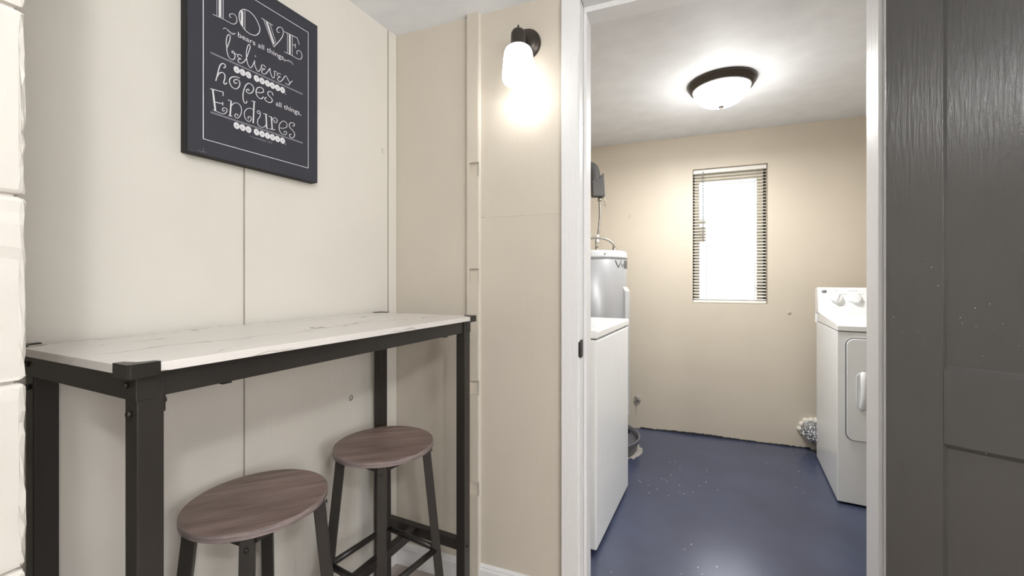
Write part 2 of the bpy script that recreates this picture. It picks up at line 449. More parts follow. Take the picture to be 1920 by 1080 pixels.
# lamp wall
bm = bmesh.new()
bx(bm, -0.25, TL - 0.018, 0, TH, 0, CEIL2 + 0.03); bx(bm, TR + 0.018, 3.5, 0, TH, 0, CEIL2 + 0.03); bx(bm, TL - 0.018, TR + 0.018, 0, TH, HEAD + 0.018, CEIL2 + 0.03)
struct('wall_centre', bm, 'beige', MW, label='beige wall with the lamp and the doorway')
# faint horizontal sheet joint
bm = bmesh.new(); p = [(0.388 + 0.32 * k / 16, 1.392 + random.uniform(-0.0015, 0.0015)) for k in range(17)]
sweep(bm, [(x, 0.0006, z) for x, z in p], 0.0014, 6)
struct('trim_4', bm, 'beige', MW, label='raised horizontal paint ridge beside the doorway')
# vertical batten with old hinge mortises
bm = bmesh.new(); x0, x1, xm = 0.3385, 0.384, 0.349
notch = [(0.345, 0.397), (0.723, 0.777), (1.142, 1.198), (1.545, 1.598)][::-1]
zc = 0.0; notch = sorted(notch)
for a, b in notch:
    bx(bm, x0, x1, -0.020, 0, zc, a); bx(bm, x0, xm, -0.020, 0, a, b); bx(bm, xm, x1, -0.006, 0, a, b); zc = b
bx(bm, x0, x1, -0.020, 0, zc, CEIL)
struct('trim_5', bm, 'beige', MW, label='vertical batten with four old hinge mortises')
bm = box(0.384, 0.3875, -0.012, 0, 0, CEIL)  # narrow strip in the cream wall colour
struct('trim_6', bm, 'beige_light', MW, label='thin paler strip along the right of the batten')
# doorway casing, jambs, stops
CW = 0.064
bm = bmesh.new(); bx(bm, TL - CW, TL - 0.004, -0.016, 0, 0, HEAD); bx(bm, TL - CW, TR + CW, -0.016, 0, HEAD + 0.004, CEIL)
struct('trim_7', bm, 'white_wood', MW, 0.002, label='white wood casing on the left and top of the doorway')
bm = bmesh.new(); bx(bm, TR + 0.004, TR + CW, -0.016, 0, 0, HEAD)
struct('trim_8', bm, 'white_wood', MW, 0.002, label='white wood casing on the hinge side')
bm = bmesh.new(); bx(bm, TL - 0.018, TL, -0.012, TH + 0.005, 0, HEAD)
bx(bm, TL, TL + 0.011, 0.055, TH + 0.005, 0, HEAD - 0.020)
struct('trim_9', bm, 'white_wood', MW, 0.002, label='white doorway jamb on the left with the strike')
bm = bmesh.new(); bx(bm, TR, TR + 0.018, -0.012, TH + 0.005, 0, HEAD); bx(bm, TR - 0.011, TR, 0.055, TH + 0.005, 0, HEAD - 0.020)
struct('trim_10', bm, 'white_wood', MW, 0.002, label='white doorway jamb on the hinge side')
bm = bmesh.new(); bx(bm, TL, TR, -0.012, TH + 0.005, HEAD, HEAD + 0.018); bx(bm, TL, TR, 0.055, TH + 0.005, HEAD - 0.020, HEAD)
struct('trim_11', bm, 'white_wood', MW, 0.002, label='white doorway head jamb')
# baseboards
def baseb(x0, x1):
    bm = bmesh.new(); prism(bm, [(0, 0), (-0.013, 0), (-0.013, 0.068), (-0.009, 0.074), (-0.009, 0.080), (-0.004, 0.087), (0, 0.087)], x0, x1, 'X'); return bm
struct('baseboard_centre', baseb(0.006, TL - CW), 'white_trim', MW)
struct('baseboard_left', baseb(-1.2, -0.006), 'white_trim', LW)
# laundry walls
bm = bmesh.new(); XB = -0.823
wx0, wx1, wz0, wz1 = 0.380, 0.869, 0.990, 1.992
wall_with_hole(bm, -1.2, 2.1, 0, 0.14, 0, CEIL2, wx0, wx1, wz0, wz1)
bmesh.ops.remove_doubles(bm, verts=bm.verts[:], dist=1e-5)
struct('wall_back', bm, 'laundry_wall', BW)
bm = box(0.05, 2.25, 0.0, 0.1, 0, CEIL2)
struct('wall_laundry_left', bm, 'laundry_wall', LW)
bm = box(0.05, 2.3, -0.1, 0.0, 0, CEIL2)
struct('wall_laundry_right', bm, 'laundry_wall', FR(C0 + UB * 2.75 + NB * 0.0, aL))
# ragged gap at the foot of the back wall
bm = bmesh.new(); top = []
for k in range(81):
    x = 0.0 + 1.12 * k / 80
    h = 0.006 + 0.006 * random.random() + 0.010 * max(0, math.sin(x * 5.2 - 0.6)) * random.uniform(0.5, 1)
    top.append((x, h))
prism(bm, [(0, 0.0)] + top + [(1.12, 0.0)], -0.004, 0.0, 'Y')
struct('trim_12', bm, 'crack', BW, label='ragged dark gap at the foot of the laundry back wall')
# bare patch of concrete by the pan
bm = bmesh.new(); ring = []
for k in range(26):
    a = 2*math.pi*k/26; r = 1 + random.uniform(-0.16, 0.16)
    ring.append((0.075*r*math.cos(a), 0.15*r*math.sin(a)))
prism(bm, ring, 0.0, 0.0015)
struct('trim_13', bm, 'concrete', FR(Vector((0.80, 2.83, 0)), R(-25)), label='bare concrete patch in the blue floor by the drain pan')

# ------------------------------------------------------------------ laundry window
w1 = thing('window_1', 'small laundry window, bright daylight behind it', 'window', BW, kind='structure')
bm = bmesh.new()
for a in ((wx0, wx0+.016, wz0, wz1), (wx1-.016, wx1, wz0, wz1), (wx0+.016, wx1-.016, wz0, wz0+.012), (wx0+.016, wx1-.016, wz1-.02, wz1)):
    bx(bm, a[0], a[1], 0.075, 0.135, a[2], a[3])
put('window_frame', bm, 'brown_frame', w1)
bm = bmesh.new()
for a in ((wx0+.016, wx0+.050, wz0+.012, wz1-.02), (wx1-.054, wx1-.016, wz0+.012, wz1-.02), (wx0+.05, wx1-.054, wz0+.012, wz0+.03), (wx0+.05, wx1-.054, wz1-.075, wz1-.02)):
    bx(bm, a[0], a[1], 0.085, 0.125, a[2], a[3])
put('sash', bm, 'cream_frame', w1)
bm = bmesh.new(); bx(bm, wx0+.05, wx0+.092, 0.09, 0.115, 1.592, 1.622); bx(bm, wx0+.05, wx0+.092, 0.09, 0.115, 1.46, 1.565)
put('sash_lock_plate', bm, 'cream_frame', w1)
bm = bmesh.new(); bx(bm, wx1-.060, wx1-.018, 0.062, 0.085, 1.10, 1.116); sweep(bm, [(wx1-.05, 0.068, 1.108), (wx1-.11, 0.062, 1.111)], 0.004, 8)
put('crank_handle', bm, 'bronze', w1)
put('pane', box(wx0+.05, wx1-.054, 0.103, 0.106, wz0+.03, wz1-.075), 'glass', w1)
# venetian blind
vb = thing('venetian_blind', 'white venetian blind hanging in the small laundry window', 'blind', BW @ Matrix.Translation((0, 0, wz0)))
bm = bmesh.new(); n = 42; z0, z1 = 0.030, 0.955
for k in range(n):
    z = z0 + (z1 - z0) * k / (n - 1); r = []
    for j in range(5):
        u = -1 + j / 2; yy = 0.045 + 0.0115 * u; zz = z + 0.0014 * (1 - u*u) + 0.0042 * u
        r.append((bm.verts.new((wx0+.006, yy, zz)), bm.verts.new((wx1-.006, yy, zz)), bm.verts.new((wx1-.006, yy, zz+.0012)), bm.verts.new((wx0+.006, yy, zz+.0012))))
    for a, b in zip(r, r[1:]):
        bm.faces.new([a[0], a[1], b[1], b[0]]); bm.faces.new([a[3], b[3], b[2], a[2]])
    for e in (r[0], r[-1]): bm.faces.new(e)
bmesh.ops.recalc_face_normals(bm, faces=bm.faces[:])
put('slats', bm, 'slat', vb)
put('headrail', box(wx0+.004, wx1-.004, 0.028, 0.060, 0.972, 1.0), 'blind', vb, bevel=0.002)
bm = bmesh.new(); bx(bm, wx0+.002, wx1-.004, 0.030, 0.058, 0.002, 0.020); put('bottom_rail', bm, 'blind', vb, bevel=0.004)
bm = bmesh.new(); sweep(bm, [(wx0+.072, 0.022, 0.985), (wx0+.072, 0.020, 0.46)], 0.0032, 6); put('tilt_wand', bm, 'print_grey', vb)
for x in (wx0+.095, wx1-.075):
    bm = bmesh.new()
    for y in (0.033, 0.057): sweep(bm, [(x, y, 0.975), (x, y, 0.02)], 0.0007, 4)
    put('ladder_cord', bm, 'blind', vb)

# ================================================================== bar table
TA = math.pi/2 - 0.4463
HT = 0.118
TZ = 1.15 - HT                                  # table top height
tb = thing('bar_table', 'tall narrow bar table with white marble-look top and black steel frame, against the cream wall', 'table',
           FR(Vector((-4.4939*HT, 4.8821*HT, 0)), TA))
L, D = 7.970*HT, 3.617*HT
# local: x along the wall away from camera, y towards the wall
bm = box(0, L, 0, D, TZ - 0.014, TZ)
put('tabletop', bm, 'marble', tb, bevel=0.0012)
IN, LS = 0.014, 0.034
def leg_xy(i, j): return (IN if i == 0 else L - IN - LS, IN if j == 0 else D - IN - LS)
for i in (0, 1):
    for j in (0, 1):
        x, y = leg_xy(i, j)
        lg = put('leg', box(x, x+LS, y, y+LS, 0.004, TZ - 0.0145), 'black_metal', tb, bevel=0.0025)
        put('foot_pad', box(x+.002, x+LS-.002, y+.002, y+LS-.002, 0, 0.004), 'black_plastic', lg)
# aprons
AZ0, AZ1 = TZ - 0.054, TZ - 0.0145
for y in (IN + 0.006, D - IN - LS + 0.004):
    put('long_rail', box(IN+LS, L-IN-LS, y, y + 0.022, AZ0, AZ1), 'black_metal', tb, bevel=0.0015)
for x in (IN - 0.0015, L - IN - 0.0235):
    put('end_rail', box(x, x + 0.025, IN - 0.0015, D - IN + 0.0015, AZ0, AZ1), 'black_metal', tb, bevel=0.0015)
# corner brackets wrapping the top
def bracket(sx, sy):
    cx, cy = (0 if sx < 0 else L), (0 if sy < 0 else D)
    a, t, ch = 0.040, 0.003, 0.0005
    pts = [(-t, ch), (-t, a), (0.010, a), (0.012, 0.030), (0.015, 0.020), (0.020, 0.015), (0.030, 0.012), (a-.004, 0.010), (a-.004, -t), (ch, -t)]
    q = [(cx - sx*x, cy - sy*y) for x, y in pts]
    bm = bmesh.new(); prism(bm, q, TZ, TZ + 0.0025)
    skin = [(-t, ch), (-t, a), (0, a), (0, 0.001), (0.001, 0), (a-.004, 0), (a-.004, -t), (ch, -t)]
    prism(bm, [(cx - sx*x, cy - sy*y) for x, y in skin], TZ - 0.018, TZ)
    put('corner_bracket', bm, 'black_plastic', tb, bevel=0.0006)
for sx in (-1, 1):
    for sy in (-1, 1): bracket(sx, sy)
def bolt(p, ax, parent, r=0.0052):
    bm = bmesh.new(); s = {'-x': (-1, 'X'), '+x': (1, 'X'), '-y': (-1, 'Y'), '+y': (1, 'Y')}[ax]
    prof = [(r, 0), (r, 0.003), (r*0.85, 0.0048), (r*0.45, 0.005), (r*0.4, 0.003), (0.0002, 0.003)]
    lathe(bm, [(a, b*s[0]) for a, b in prof], 16, 0, p, s[1])
    put('bolt', bm, 'black_plastic', parent)
for y in (IN + LS/2, D - IN - LS/2):
    bolt((IN - 0.0015, y + 0.006 if y < D/2 else y, TZ - 0.032), '-x', tb)
    bolt((IN, y, TZ - 0.074), '-x', tb)
# plate under the long rail
put('joint_plate', box(IN+LS, IN+LS+0.004, IN+0.006, IN+0.028, TZ - 0.078, AZ0), 'black_metal', tb)
bolt((IN+LS+0.004, IN+0.017, TZ-0.063), '+x', tb)
for x in (0.135, L-0.15): put('rail_clip', box(x, x+0.015, IN+0.008, IN+0.026, AZ0-0.003, AZ0), 'black_plastic', tb)
# H stretcher
SZ0, SZ1 = 0.243, 0.277
for x in (IN + 0.004, L - IN - 0.030):
    put('end_stretcher', box(x, x+0.026, IN+LS, D-IN-LS, SZ0, SZ1), 'black_metal', tb, bevel=0.0015)
put('footrest_bar', box(IN+0.030, L-IN-0.030, D/2-0.013+0.02, D/2+0.013+0.02, SZ0+0.002, SZ1-0.002), 'black_metal', tb, bevel=0.0015)
bolt((L-IN-LS/2, IN, 0.258), '-y', tb, 0.004)
bolt((L-IN-LS, IN+LS/2, TZ-0.07), '-x', tb, 0.004)

# ================================================================== stools
HS = 0.64
def make_stool(mat, label, r=0.150):
    st = thing('bar_stool', label, 'stool', mat, 'stools under the bar table')
    bm = bmesh.new(); b = HS - 0.017
    prof = [(0.001, b), (r-0.004, b), (r-0.003, b), (r-0.001, b+0.0006), (r, b+0.002), (r, b+0.003), (r, HS-0.003), (r, HS-0.002), (r-0.0008, HS-0.0006), (r-0.003, HS), (r-0.004, HS), (0.001, HS)]
    lathe(bm, prof, 96, close=False)
    for f in bm.faces:
        if abs(f.normal.z) < 0.5: f.material_index = 1
    put('seat', bm, ['seat', 'seat_edge'], st)
    top, bot = 0.128, 0.190; pt, pb = [], []
    for k in range(4):
        a = R(90*k); c, s = math.cos(a), math.sin(a)
        p = Vector((top*c, top*s, HS-0.0175)); q = Vector((bot*c, bot*s, 0.004)); pt.append(p); pb.append(q)
        bm = bmesh.new()
        # square tube, edge turned outwards by 45 degrees
        e = 0.0135; d1 = Vector((c, s, 0)); d2 = Vector((-s, c, 0))
        vs = []
        for P in (p, q):
            for u, w in ((1, 1), (-1, 1), (-1, -1), (1, -1)):
                vs.append(bm.verts.new(P + d1*e*u + d2*e*w))
        for f in ((0,1,2,3), (7,6,5,4), (0,4,5,1), (1,5,6,2), (2,6,7,3), (3,7,4,0)): bm.faces.new([vs[i] for i in f])
        bmesh.ops.recalc_face_normals(bm, faces=bm.faces[:])
        lg = put('leg', bm, 'black_metal', st, bevel=0.002)
        bm = bmesh.new(); lathe(bm, [(0.012, 0), (0.012, 0.005)], 12, 0, (q.x, q.y, 0)); put('foot_cap', bm, 'dark', lg)
        bm = bmesh.new(); lathe(bm, [(0.0045, 0), (0.004, 0.003), (0.001, 0.0035)], 12, 0, (0, 0, 0), 'X', True)
        bm.transform(Matrix.Translation(p + d1*0.0135*1.0 + Vector((0.004*c, 0.004*s, -0.022))) @ Matrix.Rotation(a, 4, 'Z'))
        put('bolt', bm, 'black_plastic', lg)
    for k in range(4):
        A, Bp = pt[k].copy(), pt[(k+1) % 4].copy(); A.z = Bp.z = HS-0.029; d = (Bp-A).normalized()*0.012
        bm = bmesh.new(); beam(bm, A+d, Bp-d, 0.019); put('seat_rail', bm, 'black_metal', st)
        f = 0.56; A = pt[k].lerp(pb[k], f); Bp = pt[(k+1) % 4].lerp(pb[(k+1) % 4], f); d = (Bp-A).normalized()*0.010
        bm = bmesh.new(); sweep(bm, [A+d, Bp-d], 0.0095, 14); put('stretcher', bm, 'black_metal', st)
    # crossing flat braces under the seat
    bm = bmesh.new()
    bx(bm, -top+.012, top-.012, -0.012, 0.012, HS-0.021, HS-0.0175); bx(bm, -0.012, 0.012, -top+.012, top-.012, HS-0.0205, HS-0.0176)
    put('seat_brace', bm, 'black_metal', st)
    return st
make_stool(FR(Vector((-0.600, 0.984, 0)), R(23)), 'black-legged round stool with brown wood seat, the nearer one, by the near table leg')
make_stool(FR(Vector((-0.405, 1.322, 0)), R(14)), 'black-legged round stool with brown wood seat, the farther one, by the corner', 0.152)

# ================================================================== canvas sign
CM = LW @ Matrix.Translation((-0.7684, -0.030, 1.4675))
cs = thing('canvas_sign', 'dark canvas with white chalk-style LOVE verse lettering hung high on the cream wall', 'wall art', CM)
CWD, CH = 0.369, 0.507
put('canvas', box(0, CWD, 0.0002, 0.030, 0, CH), 'canvas_side', cs, bevel=0.002)
put('printed_face', box(0.001, CWD-0.001, -0.0006, 0.0003, 0.001, CH-0.001), 'canvas_front', cs)
def ribbon(bm, pts, w, y=-0.0009, taper=False):
    P = [Vector((p[0], 0, p[1])) for p in pts]; prev = None; n = len(P)
    for i, p in enumerate(P):
        t = (P[min(i+1, n-1)] - P[max(i-1, 0)])
        if t.length < 1e-7: continue
        t.normalize(); nn = Vector((-t.z, 0, t.x)) * w / 2
        if taper: nn *= 0.72 + 0.28 * abs(t.z)
        cur = (bm.verts.new((p.x + nn.x, y, p.z + nn.z)), bm.verts.new((p.x - nn.x, y, p.z - nn.z)))
        if prev: bm.faces.new([prev[0], prev[1], cur[1], cur[0]])
        prev = cur
def strokes(name, data, mat='chalk'):
    bm = bmesh.new()
    for w, s in data:
        pts = [tuple(float(v) / 10000 for v in q.split(',')) for q in s.split()]
        pts = [(v.x, v.y) for v in crv(pts, 5)] if len(pts) > 2 else pts
        ribbon(bm, pts, w / 1000, taper=len(pts) > 2)
    # give the print a hair of thickness
    r = bmesh.ops.extrude_face_region(bm, geom=bm.faces[:])
    bmesh.ops.translate(bm, verts=[e for e in r['geom'] if isinstance(e, bmesh.types.BMVert)], vec=(0, 0.0003, 0))
    bmesh.ops.recalc_face_normals(bm, faces=bm.faces[:])
    return put(name, bm, mat, cs)
LOVE_STROKES = [(1,"667,4624 667,3648"),(6.5,"742,4635 742,3672"),(1.3,"819,4647 819,3666"),(1.6,"596,4654 865,4676"),(1.6,"574,3646 828,3664 938,3662 1051,3666 1127,3718 1165,3809 1155,3892 1108,3944 1032,3924 979,3870 985,3815 1022,3817"),(2.2,"1390,4249 1521,4254 1644,4192 1738,4079 1791,3942 1759,3800 1665,3691 1541,3652 1420,3668 1321,3735 1252,3828 1223,3951 1242,4092 1311,4198 1390,4249"),(6,"1301,4156 1301,3755"),(1.2,"1376,4220 1376,3685"),(1.6,"1833,4269 2173,4247"),(5.5,"1989,4251 2211,3719"),(1.2,"1898,4263 2200,3638"),(1.2,"2084,4255 2275,3773"),(1.9,"2207,3641 2321,3819 2436,4010 2495,4172 2483,4298 2413,4330 2332,4270 2293,4184 2321,4133 2378,4154"),(1.6,"2531,4262 2958,4295"),(1.6,"2958,4295 3029,4122"),(1.1,"2631,4267 2631,3668"),(5.5,"2708,4264 2708,3672"),(1.3,"2791,4275 2791,3675"),(1.6,"2791,4016 2895,4020"),(1.6,"2893,4091 2893,3951"),(1.8,"2531,3662 2796,3671 2920,3663 3047,3690 3111,3766 3118,3874 3059,3943 2983,3921 2940,3854 2958,3795")]
SWASH_STROKES = [(1.3,"819,3402 856,3451 902,3456 957,3418 1022,3389 1079,3405 1123,3462"),(1,"883,3456 948,3442 1013,3419 1088,3430"),(1.2,"2531,3446 2590,3426 2674,3477 2759,3473 2821,3406"),(0.9,"2578,3438 2662,3438 2759,3449")]
BELIEVES_STROKES = [(1.9,"911,2946 898,3046 898,3163 920,3272 957,3334 991,3319 985,3208 948,3072 911,2946 920,2843 957,2745 1022,2713 1088,2749 1117,2832 1098,2931 1051,2947 1041,2907 1088,2897 1175,2920"),(1.9,"1301,2921 1246,2949 1188,2900 1207,2842 1277,2846 1207,2800 1200,2733 1262,2722 1340,2790 1410,2914 1480,3141 1521,3284 1501,3345 1464,3312 1424,3154 1416,2987 1450,2801 1521,2722 1572,2776 1623,2903 1644,2979 1644,2872 1686,2767 1738,2718 1791,2774 1833,2873"),(2.6,"1657,3121 1673,3096"),(1.9,"1963,2926 1898,2970 1833,2923 1859,2863 1941,2870 1859,2811 1855,2729 1930,2728 2006,2819 2084,2961 2095,2870 2139,2761 2184,2727 2218,2775 2229,2887 2218,2947 2298,2951"),(1.9,"2422,2936 2356,2944 2304,2903 2335,2856 2409,2856 2335,2804 2325,2733 2395,2714 2475,2806 2569,2964 2642,2896 2705,2810 2669,2732 2561,2743"),(1.9,"2669,2739 2788,2909")]
HOPES_STROKES = [(2.4,"641,1978 681,2158 722,2350 762,2455 824,2506 871,2485 861,2418 820,2404"),(2.4,"663,2074 722,2202 793,2262 855,2236 859,2128 834,2029 855,1983 917,2043"),(2.4,"1239,2306 1152,2305 1044,2253 980,2159 991,2052 1055,1979 1152,1986 1228,2086 1239,2204 1174,2243 1109,2210 1087,2149 1119,2118 1174,2153"),(2.4,"1430,1773 1418,1718 1373,1689 1339,1745 1324,1876 1351,2046 1407,2196 1487,2276 1579,2257 1614,2179 1579,2071 1498,2003 1430,2010 1418,2063 1475,2107 1487,2068"),(2.4,"1708,2124 1816,2149 1894,2212 1877,2288 1804,2300 1720,2246 1685,2149 1696,2049 1768,1983 1840,1993 1894,2069"),(2.4,"2183,2221 2150,2293 2074,2293 2024,2241 2037,2174 2112,2132 2158,2077 2125,2003 2037,1969 1950,1996 1938,2051 1987,2082")]
ENDURES_STROKES = [(4,"568,1726 631,1210"),(1.8,"509,1723 824,1762"),(1.8,"824,1762 814,1660"),(1.8,"601,1424 814,1452"),(1.8,"810,1498 810,1407"),(1.8,"572,1209 732,1192 834,1201 907,1278 907,1355 845,1365 803,1317 814,1266 859,1294"),(1.8,"934,1602 1033,1607"),(3.5,"1019,1604 991,1198"),(1.8,"949,1201 1048,1208"),(1.8,"1019,1475 1098,1583 1196,1610 1273,1549 1284,1405 1228,1260 1163,1203 1113,1231 1130,1304 1185,1312 1178,1265"),(1.8,"1556,1818 1668,1838"),(3.5,"1630,1831 1602,1223"),(1.8,"1614,1591 1533,1607 1430,1550 1366,1435 1373,1300 1452,1225 1521,1249 1551,1329 1510,1372 1459,1331 1475,1286"),(1.8,"1792,1563 1744,1538 1715,1575 1756,1625 1804,1595 1792,1473 1732,1357 1732,1240 1816,1185 1913,1218 1980,1324"),(1.8,"1889,1591 1999,1607"),(3.5,"1967,1602 1992,1208"),(1.8,"1975,1207 2042,1210"),(1.8,"2049,1576 2150,1576"),(3.5,"2130,1574 2155,1226"),(1.8,"2074,1216 2245,1243"),(1.8,"2142,1476 2214,1586 2291,1577 2304,1508 2245,1451 2201,1484 2239,1522"),(1.8,"2382,1350 2488,1372 2609,1450 2609,1551 2528,1598 2422,1524 2369,1407 2382,1263 2462,1190 2569,1211 2609,1287 2555,1307 2515,1256"),(2.1,"2796,1551 2836,1551 2864,1612 2816,1647 2733,1618 2691,1541 2719,1461 2802,1413 2864,1343 2858,1252 2788,1179 2713,1194 2705,1254 2760,1285")]
strokes('love_lettering', LOVE_STROKES)
strokes('swash_ornament', SWASH_STROKES[:2]); strokes('swash_ornament', SWASH_STROKES[2:])
strokes('believes_lettering', BELIEVES_STROKES)
strokes('hopes_lettering', HOPES_STROKES)
strokes('endures_lettering', ENDURES_STROKES)
bm = bmesh.new(); bl, br, bb, bt = 0.035, 0.334, 0.040, 0.467
for p, q, w in (((bl, bb), (br, bb), 0.0016), ((br, bb), (br, bt), 0.0017), ((br, bt), (bl, bt), 0.0017), ((bl, bt), (bl, bb), 0.0020)):
    ribbon(bm, [p, q], w)
put('border_line', bm, 'chalk', cs)
for z in (0.2645, 0.113):
    bm = bmesh.new(); ribbon(bm, [(0.051, z+0.0011), (0.314, z+0.0013)], 0.0013); ribbon(bm, [(0.052, z-0.0012), (0.314, z-0.0010)], 0.0013)
    put('double_rule', bm, 'chalk_grey', cs)
def text(name, s, x0, x1, z, mat, parent, y=-0.0009, h=None, xf=None, align_h=False):
    cu = bpy.data.curves.new('t', 'FONT'); cu.body = s; cu.size = 1; ob = bpy.data.objects.new('t', cu); C.objects.link(ob)
    bpy.context.view_layer.update()
    me = bpy.data.meshes.new_from_object(ob.evaluated_get(bpy.context.evaluated_depsgraph_get()))
    bpy.data.objects.remove(ob); bpy.data.curves.remove(cu)
    xs = [v.co.x for v in me.vertices]; a, b = min(xs), max(xs)
    sx = (x1 - x0) / (b - a); sz = h if h else sx
    for v in me.vertices:
        v.co = Vector((x0 + (v.co.x - a) * sx, y, z + v.co.y * sz))
    me.materials.append(M[mat]); me.name = name
    o = bpy.data.objects.new(name, me); C.objects.link(o)
    if xf is not None: o.matrix_world = xf
    o.parent = parent; return o
text('bears_all_things_lettering', 'bears all things,', 0.1194, 0.2560, 0.3400, 'chalk', cs, h=0.0200)
text('all_things_lettering', 'all things,', 0.2265, 0.3085, 0.1965, 'chalk', cs, h=0.0200)
text('verse_lettering', '1 Corinthians 13:7', 0.1521, 0.2150, 0.0810, 'chalk_grey', cs, h=0.0075)
DISCS = [115.8, 131.5, 147.5, 169.6, 185.5, 201.2, 216.3, 231.7, 247.5]
for z in (0.2498, 0.1002):
    bm = bmesh.new()
    for x in DISCS:
        vs = [bm.verts.new((x/1000 + 0.0078*math.cos(2*math.pi*k/28), -0.0009, z + 0.0090*math.sin(2*math.pi*k/28))) for k in range(28)]
        bm.faces.new(vs)
    ribbon(bm, [(0.2575, z - 0.0060), (0.2564, z - 0.0100)], 0.0014)
    ob = put('letter_discs', bm, 'chalk', cs)
    for x, ch in zip(DISCS, 'ALLTHINGS'):
        wd = 0.0010 if ch == 'I' else 0.0048
        text('disc_letter', ch, x/1000 - wd/2, x/1000 + wd/2, z - 0.0032, 'ink', ob, y=-0.0012, h=0.0088)
# little scuff at the lower left corner of the print
bm = bmesh.new(); ribbon(bm, [(0.022, 0.008), (0.030, 0.0065), (0.043, 0.0085)], 0.0006); ribbon(bm, [(0.035, 0.008), (0.0355, 0.018)], 0.0006)
put('scuff', bm, 'chalk_grey', cs)

# ================================================================== wall sconce
SC = MW @ Matrix.Translation((0.5680, 0, 2.006))
sc = thing('wall_sconce', 'small dark bronze wall lamp with lit white glass shade beside the doorway', 'wall lamp', SC)
bm = bmesh.new(); lathe(bm, [(0.057, 0), (0.057, -0.006), (0.053, -0.011), (0.047, -0.013), (0.044, -0.018), (0.030, -0.024), (0.001, -0.025)], 56, 0, (0, 0, 0), 'Y')
bp = put('backplate', bm, 'bronze', sc)
bm = bmesh.new(); lathe(bm, [(0.0028, -0.012), (0.0026, -0.016), (0.0005, -0.017)], 14, 0, (0.034, 0, -0.012), 'Y'); put('screw', bm, 'screw', bp, label='bright screw')
bm = bmesh.new(); sweep(bm, [(0, -0.018, 0.0), (0, -0.045, 0.0), (0, -0.075, -0.004)], [0.017, 0.015, 0.016], 20); put('arm', bm, 'bronze', sc)
bm = bmesh.new(); lathe(bm, [(0.001, 0.0165), (0.010, 0.0155), (0.019, 0.010), (0.0245, 0.001), (0.0255, -0.012), (0.0262, -0.040), (0.032, -0.050), (0.034, -0.056), (0.001, -0.056)], 40, 0, (0, -0.080, 0), close=False)
put('socket_cup', bm, 'bronze', sc, smooth=True)
bm = bmesh.new(); lathe(bm, [(0.0040, 0.015), (0.0035, 0.019), (0.0026, 0.028), (0.001, 0.029)], 12, 0, (0, -0.080, 0)); put('switch', bm, 'dark', sc, label='black switch stem')
bm = bmesh.new()
prof = [(0.024, -0.046), (0.036, -0.050), (0.044, -0.057), (0.049, -0.068), (0.051, -0.084), (0.0535, -0.115), (0.056, -0.150), (0.0555, -0.158), (0.051, -0.168), (0.046, -0.170),
        (0.044, -0.168), (0.052, -0.150), (0.050, -0.115), (0.048, -0.084), (0.046, -0.068), (0.042, -0.060), (0.024, -0.050)]
lathe(bm, prof, 48, 0, (0, -0.080, 0), close=False); put('glass_shade', bm, 'sconce_glass', sc)
bm = bmesh.new(); lathe(bm, [(0.012, -0.056), (0.013, -0.075), (0.028, -0.105), (0.030, -0.125), (0.022, -0.145), (0.001, -0.155)], 24, 0, (0, -0.080, 0), close=False); put('bulb', bm, 'sconce_glass', sc)
lamp('wall_sconce_light', 'POINT', SC @ Vector((0, -0.080, -0.200)), 0.6, 0.03, (1, 0.99, 0.98))

# ================================================================== laundry ceiling light
CL = Vector((1.149, 2.285, CEIL2))
cl = thing('ceiling_light', 'round flush ceiling light with dark bronze ring and glowing glass dome in the laundry room', 'ceiling light', Matrix.Translation(CL))
bm = bmesh.new(); lathe(bm, [(0.001, 0), (0.170, 0), (0.173, -0.005), (0.170, -0.014), (0.162, -0.024), (0.156, -0.036), (0.150, -0.041), (0.142, -0.040), (0.142, -0.02), (0.001, -0.02)], 80, close=False)
put('ring', bm, 'bronze', cl, smooth=True)
bm = bmesh.new(); rr, dd = 0.1425, 0.098
lathe(bm, [(rr*math.cos(R(a)), -0.034 - dd*math.sin(R(a))) for a in range(0, 90, 6)] + [(0.001, -0.034 - dd)], 64, close=False)
put('glass_dome', bm, 'dome_glass', cl, smooth=True)
bm = bmesh.new(); lathe(bm, [(0.012, -0.130), (0.014, -0.134), (0.010, -0.140), (0.006, -0.144), (0.001, -0.146)], 24); put('finial', bm, 'bronze', cl, smooth=True)
lamp('ceiling_light_down', 'AREA', CL + Vector((0, 0, -0.150)), 23.5, 0.26, (1, 0.99, 0.98)).data.shape = 'DISK'
lamp('ceiling_light_glow', 'POINT', CL + Vector((0, 0, -0.26)), 6.5, 0.10, (1, 0.99, 0.98))
# off-camera lamps of the front room, the hall one added as fill
for P, lab in ((ROOM_LAMP, 'plain round ceiling lamp nearest the doorway'), (HALL_FILL, 'unseen ceiling lamp added as fill to the right behind the camera')):
    t = thing('ceiling_or_fill_lamp', lab, 'ceiling light', Matrix.Translation((P.x, P.y, CEIL)))
    bm = bmesh.new(); lathe(bm, [(0.001, 0), (0.15, 0), (0.15, -0.03), (0.001, -0.03)], 48, close=False); put('ring', bm, 'bronze', t)
    bm = bmesh.new(); lathe(bm, [(0.145, -0.03), (0.12, -0.055), (0.06, -0.072), (0.001, -0.076)], 48, close=False); put('glass_dome', bm, 'dome_glass', t, smooth=True)

# ================================================================== open charcoal door
dd = Vector((0.669, -0.743, 0)); da = math.atan2(dd.y, dd.x)
HP = Vector((1.0155*0.958 + 0.0, 1.13*0.958, 0))
dr = thing('door_1', 'charcoal panelled door standing wide open at the right', 'door', FR(HP, da), kind='structure')
